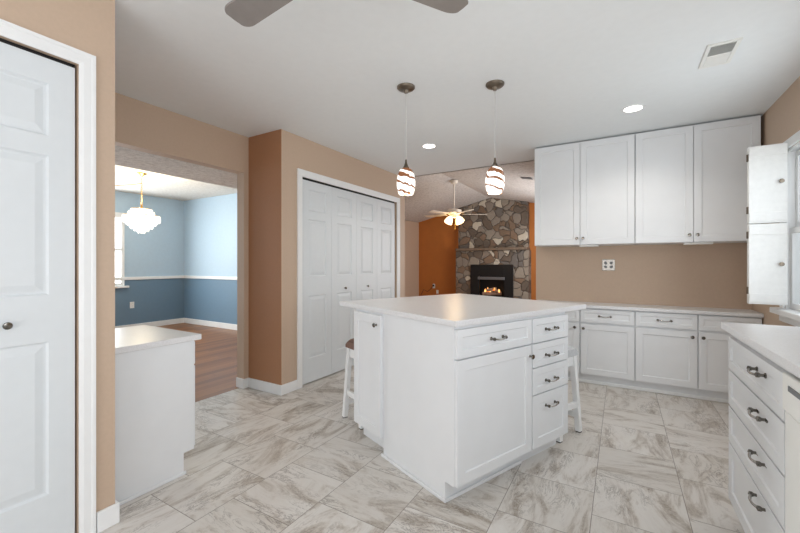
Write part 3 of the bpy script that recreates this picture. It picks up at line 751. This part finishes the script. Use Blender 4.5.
# ------------------------------------------------------------------ dining room: window, chandelier
wd = thing('window_2', 'bright white framed window at the left of the dining room', 'window', (-7.6, 0, 0), kind='structure')
y0, y1, z0, z1 = 2.1, 3.234, .80, 2.09
boxes('window_frame', [(0, .022, y1 - .03, y1, z0, z1), (0, .022, y0, y0 + .03, z0, z1), (0, .022, y0 + .03, y1 - .03, z1 - .09, z1)], 'trim', wd, .003)
boxes('window_sill', [(0, .06, y0 - .05, y1 + .06, z0 - .035, z0)], 'trim', wd, .004)
boxes('sash', [(.001, .012, y1 - .05, y1 - .03, z0, z1 - .09), (.001, .012, y0 + .03, y0 + .075, z0, z1 - .09), (.001, .012, y0 + .075, y1 - .05, z0, z0 + .05), (.001, .012, y0 + .075, y1 - .05, 1.42, 1.46)], 'trim', wd)
pn = boxes('pane', [(.001, .005, y0 + .075, y1 - .05, z0 + .05, z1 - .09)], m_emit('bright_window_pane', (.95, .98, 1, 1), 3), wd)

ch = thing('chandelier', 'lit crystal chandelier on a brass chain in the dining room', 'chandelier', (-5.79, 2.68, 0))
HD = 2.46
bm = bmesh.new(); lathe(bm, [(0, HD), (.068, HD), (.066, HD - .012), (.03, HD - .03), (.012, HD - .05), (0, HD - .05)], 24); link('canopy', bm, 'brass', ch, smooth=True)
bm = bmesh.new()
for k in range(15):
    z = HD - .055 - k * .027; ax = Vector((1, 0, 0)) if k % 2 else Vector((0, 1, 0))
    tube(bm, [Vector((0, 0, z)) + ax * .009 * math.cos(q) + Vector((0, 0, .018 * math.sin(q))) for q in [2 * PI * i / 10 for i in range(11)]], .0024, 6, False)
link('chain', bm, 'brass', ch)
bm = bmesh.new()
pts = []
for k in range(25):
    s = k / 24; pts.append((-.5 * s, -1.6 * s, HD - .14 - .16 * 4 * s * (1 - s) + .14 * s - .004))
tube(bm, pts, .005, 6); link('swag_chain', bm, 'brass', ch)
def tier(r0, z0, z1, n, jz=0):
    bm = bmesh.new()
    for k in range(n):
        a_ = 2 * PI * k / n; x, y = r0 * math.cos(a_), r0 * math.sin(a_); wv = 2 * PI * r0 / n * .52
        zz = z0 + (.018 * (k % 2) if jz else 0)
        m = Matrix.Translation((x, y, 0))
        lathe(bm, [(0, z1), (wv * .6, z1 - .004), (wv, zz + .03), (wv * .75, zz + .012), (0, zz)], 6, m)
    return bm
for i, (r0, a0, a1, n) in enumerate(((.12, 1.86, 1.955, 24), (.09, 1.88, 1.965, 18), (.212, 1.76, 1.862, 40), (.18, 1.76, 1.862, 34), (.165, 1.72, 1.80, 32), (.125, 1.675, 1.765, 26), (.08, 1.64, 1.735, 18), (.036, 1.61, 1.71, 9))):
    link('crystal_tier', tier(r0, a0, a1, n, 1), 'crystal', ch)
bm = bmesh.new()
for r0, z in ((.12, 1.955), (.212, 1.862), (.165, 1.80), (.08, 1.735)):
    tube(bm, [(r0 * math.cos(q), r0 * math.sin(q), z) for q in [2 * PI * i / 32 for i in range(33)]], .005, 6, False)
    for q in range(6): tube(bm, [(0, 0, z), (r0 * math.cos(q * PI / 3), r0 * math.sin(q * PI / 3), z)], .004, 6)
tube(bm, [(0, 0, 1.70), (0, 0, 2.02)], .012, 10)
link('frame', bm, 'brass', ch)
for q in range(6):
    bm = bmesh.new(); lathe(bm, [(0, 1.83), (.012, 1.84), (.016, 1.87), (.008, 1.91), (0, 1.93)], 12, Matrix.Translation((.15 * math.cos(q * PI / 3 + .3), .15 * math.sin(q * PI / 3 + .3), 0))); link('bulb', bm, 'bulb', ch, smooth=True)
l = bpy.data.lights.new('chandelier_glow', 'POINT'); l.energy = 20; l.color = (1, .86, .62); l.shadow_soft_size = .12
lo = bpy.data.objects.new('chandelier_glow', l); C.objects.link(lo); lo.parent = ch; lo.location = (0, 0, 2.08)

# ------------------------------------------------------------------ fireplace
fp = thing('fireplace', 'fieldstone fireplace with wooden mantel and black insert', 'fireplace', (0, 0, 0))
bm = bmesh.new()
xa, xb = -3.52, -1.83
pr = [(xa, 1.57), (xb, 1.57), (xb, zat(xb) - .004), (xr_, zr - .004), (xa, zat(xa) - .004)]
a = [bm.verts.new((x, YG - .16, z)) for x, z in pr]; b = [bm.verts.new((x, YG - .001, z)) for x, z in pr]
bm.faces.new(a); bm.faces.new(b)
for i in range(5): bm.faces.new([a[i], a[(i + 1) % 5], b[(i + 1) % 5], b[i]])
link('chimney_breast', bm, 'stone', fp)
yf = YG - .30
bx0, bx1, ox0, ox1, ozt = -3.53, -1.79, -3.02, -2.25, 1.10
boxes('stone_surround', [(bx0, ox0, yf, YG - .001, 0, 1.5), (ox1, bx1, yf, YG - .001, 0, 1.5), (ox0, ox1, yf, YG - .001, ozt, 1.5)], 'stone', fp)
boxes('mantel', [(bx0 + .03, bx1 - .02, yf - .10, YG - .001, 1.505, 1.565)], 'mantel', fp, .008)
boxes('hearth', [(bx0, bx1, yf - .4, yf - .001, 0, .12)], 'stone', fp, .01)
ins = boxes('insert', [(-3.14, -2.93, yf - .03, yf - .002, .125, 1.172), (-2.33, -2.12, yf - .03, yf - .002, .125, 1.172), (-2.93, -2.33, yf - .03, yf - .002, .90, 1.172), (-2.93, -2.33, yf - .03, yf - .002, .125, .42),
                       (-3.0, -2.27, YG - .04, YG - .02, .2, 1.05)], 'dark', fp, .003)
boxes('hood', [(-2.95, -2.31, yf - .055, yf - .031, .815, .885)], 'hood', ins, .004)
bm = bmesh.new()
for (p, q, r_) in (((-2.86, yf + .05, .47), (-2.42, yf + .10, .49), .045), ((-2.80, yf + .14, .50), (-2.48, yf + .04, .55), .04), ((-2.75, yf + .02, .56), (-2.55, yf + .14, .60), .035)):
    tube(bm, [p, q], r_, 10)
link('log', bm, 'log', ins)
bm = bmesh.new()
for k in range(7):
    x = -2.80 + k * .055; hh = .07 + .04 * math.sin(k * 2.1)
    lathe(bm, [(0, .50), (.028, .53), (.022, .53 + hh * .5), (0, .53 + hh)], 8, Matrix.Translation((x, yf + .06 + .02 * (k % 2), 0)))
link('flame', bm, 'flame', ins)

# ------------------------------------------------------------------ family room fan and vent
FX, FY = -2.71, 6.6
ff = thing('ceiling_fan', 'ivory ceiling fan with lit glass bells in front of the stone fireplace', 'fan', (FX, FY, 0))
bm = bmesh.new(); lathe(bm, [(0, zr - .015), (.075, zr - .02), (.06, zr - .07), (.02, zr - .09), (0, zr - .09)], 24); link('canopy', bm, 'fanwhite', ff, smooth=True)
bm = bmesh.new(); tube(bm, [(0, 0, zr - .08), (0, 0, 2.22)], .012, 10); link('downrod', bm, 'fanwhite', ff, smooth=True)
bm = bmesh.new(); lathe(bm, [(0, 2.23), (.06, 2.225), (.135, 2.20), (.14, 2.15), (.10, 2.12), (.06, 2.12), (.06, 2.06), (0, 2.05)], 30); link('motor', bm, 'fanwhite', ff, smooth=True)
for k in range(5):
    o = link('blade', fan_blade(.17, .62, .10, .135), 'fanwhite', ff, .002); o.location = (0, 0, 2.125); o.rotation_euler = (0, 0, math.radians(33 + 72 * k))
    bm = bmesh.new(); box(bm, .09, .21, -.016, .016, 2.127, 2.134); b_ = link('blade_arm', bm, 'brass', ff); b_.rotation_euler = (0, 0, math.radians(33 + 72 * k))
for k in range(4):
    a_ = math.radians(70 + 90 * k)
    m = Matrix.Translation((.09 * math.cos(a_), .09 * math.sin(a_), 2.08)) @ Matrix.Rotation(a_, 4, 'Z') @ Matrix.Rotation(math.radians(-32), 4, 'Y')
    bm = bmesh.new(); lathe(bm, [(.02, 0), (.036, -.02), (.062, -.07), (.078, -.13), (.074, -.13), (.056, -.07), (.03, -.02)], 18, m); link('lamp_shade', bm, 'warmglass', ff, smooth=True)
bm = bmesh.new(); tube(bm, [(0.02, 0, 2.05), (0.02, 0, 1.86)], .003, 6); lathe(bm, [(0, 1.83), (.008, 1.84), (.005, 1.86), (0, 1.865)], 8, Matrix.Translation((.02, 0, 0))); link('pull_chain', bm, 'brass', ff)
l = bpy.data.lights.new('fan_glow', 'POINT'); l.energy = 6; l.color = (1, .72, .42); l.shadow_soft_size = .15
lo = bpy.data.objects.new('fan_glow', l); C.objects.link(lo); lo.parent = ff; lo.location = (0, 0, 1.9)
o = boxes('ceiling_register', [(-.08, .08, -.06, .06, -.008, 0)], 'ventdark', None, .002)
fvx, fvy = -1.24, 5.9
o.location = (fvx, fvy, zat(fvx) - .001); o.rotation_euler = (0, -math.atan(kr), 0)
tag(o, 'small grey register in the vaulted family room ceiling', 'vent')
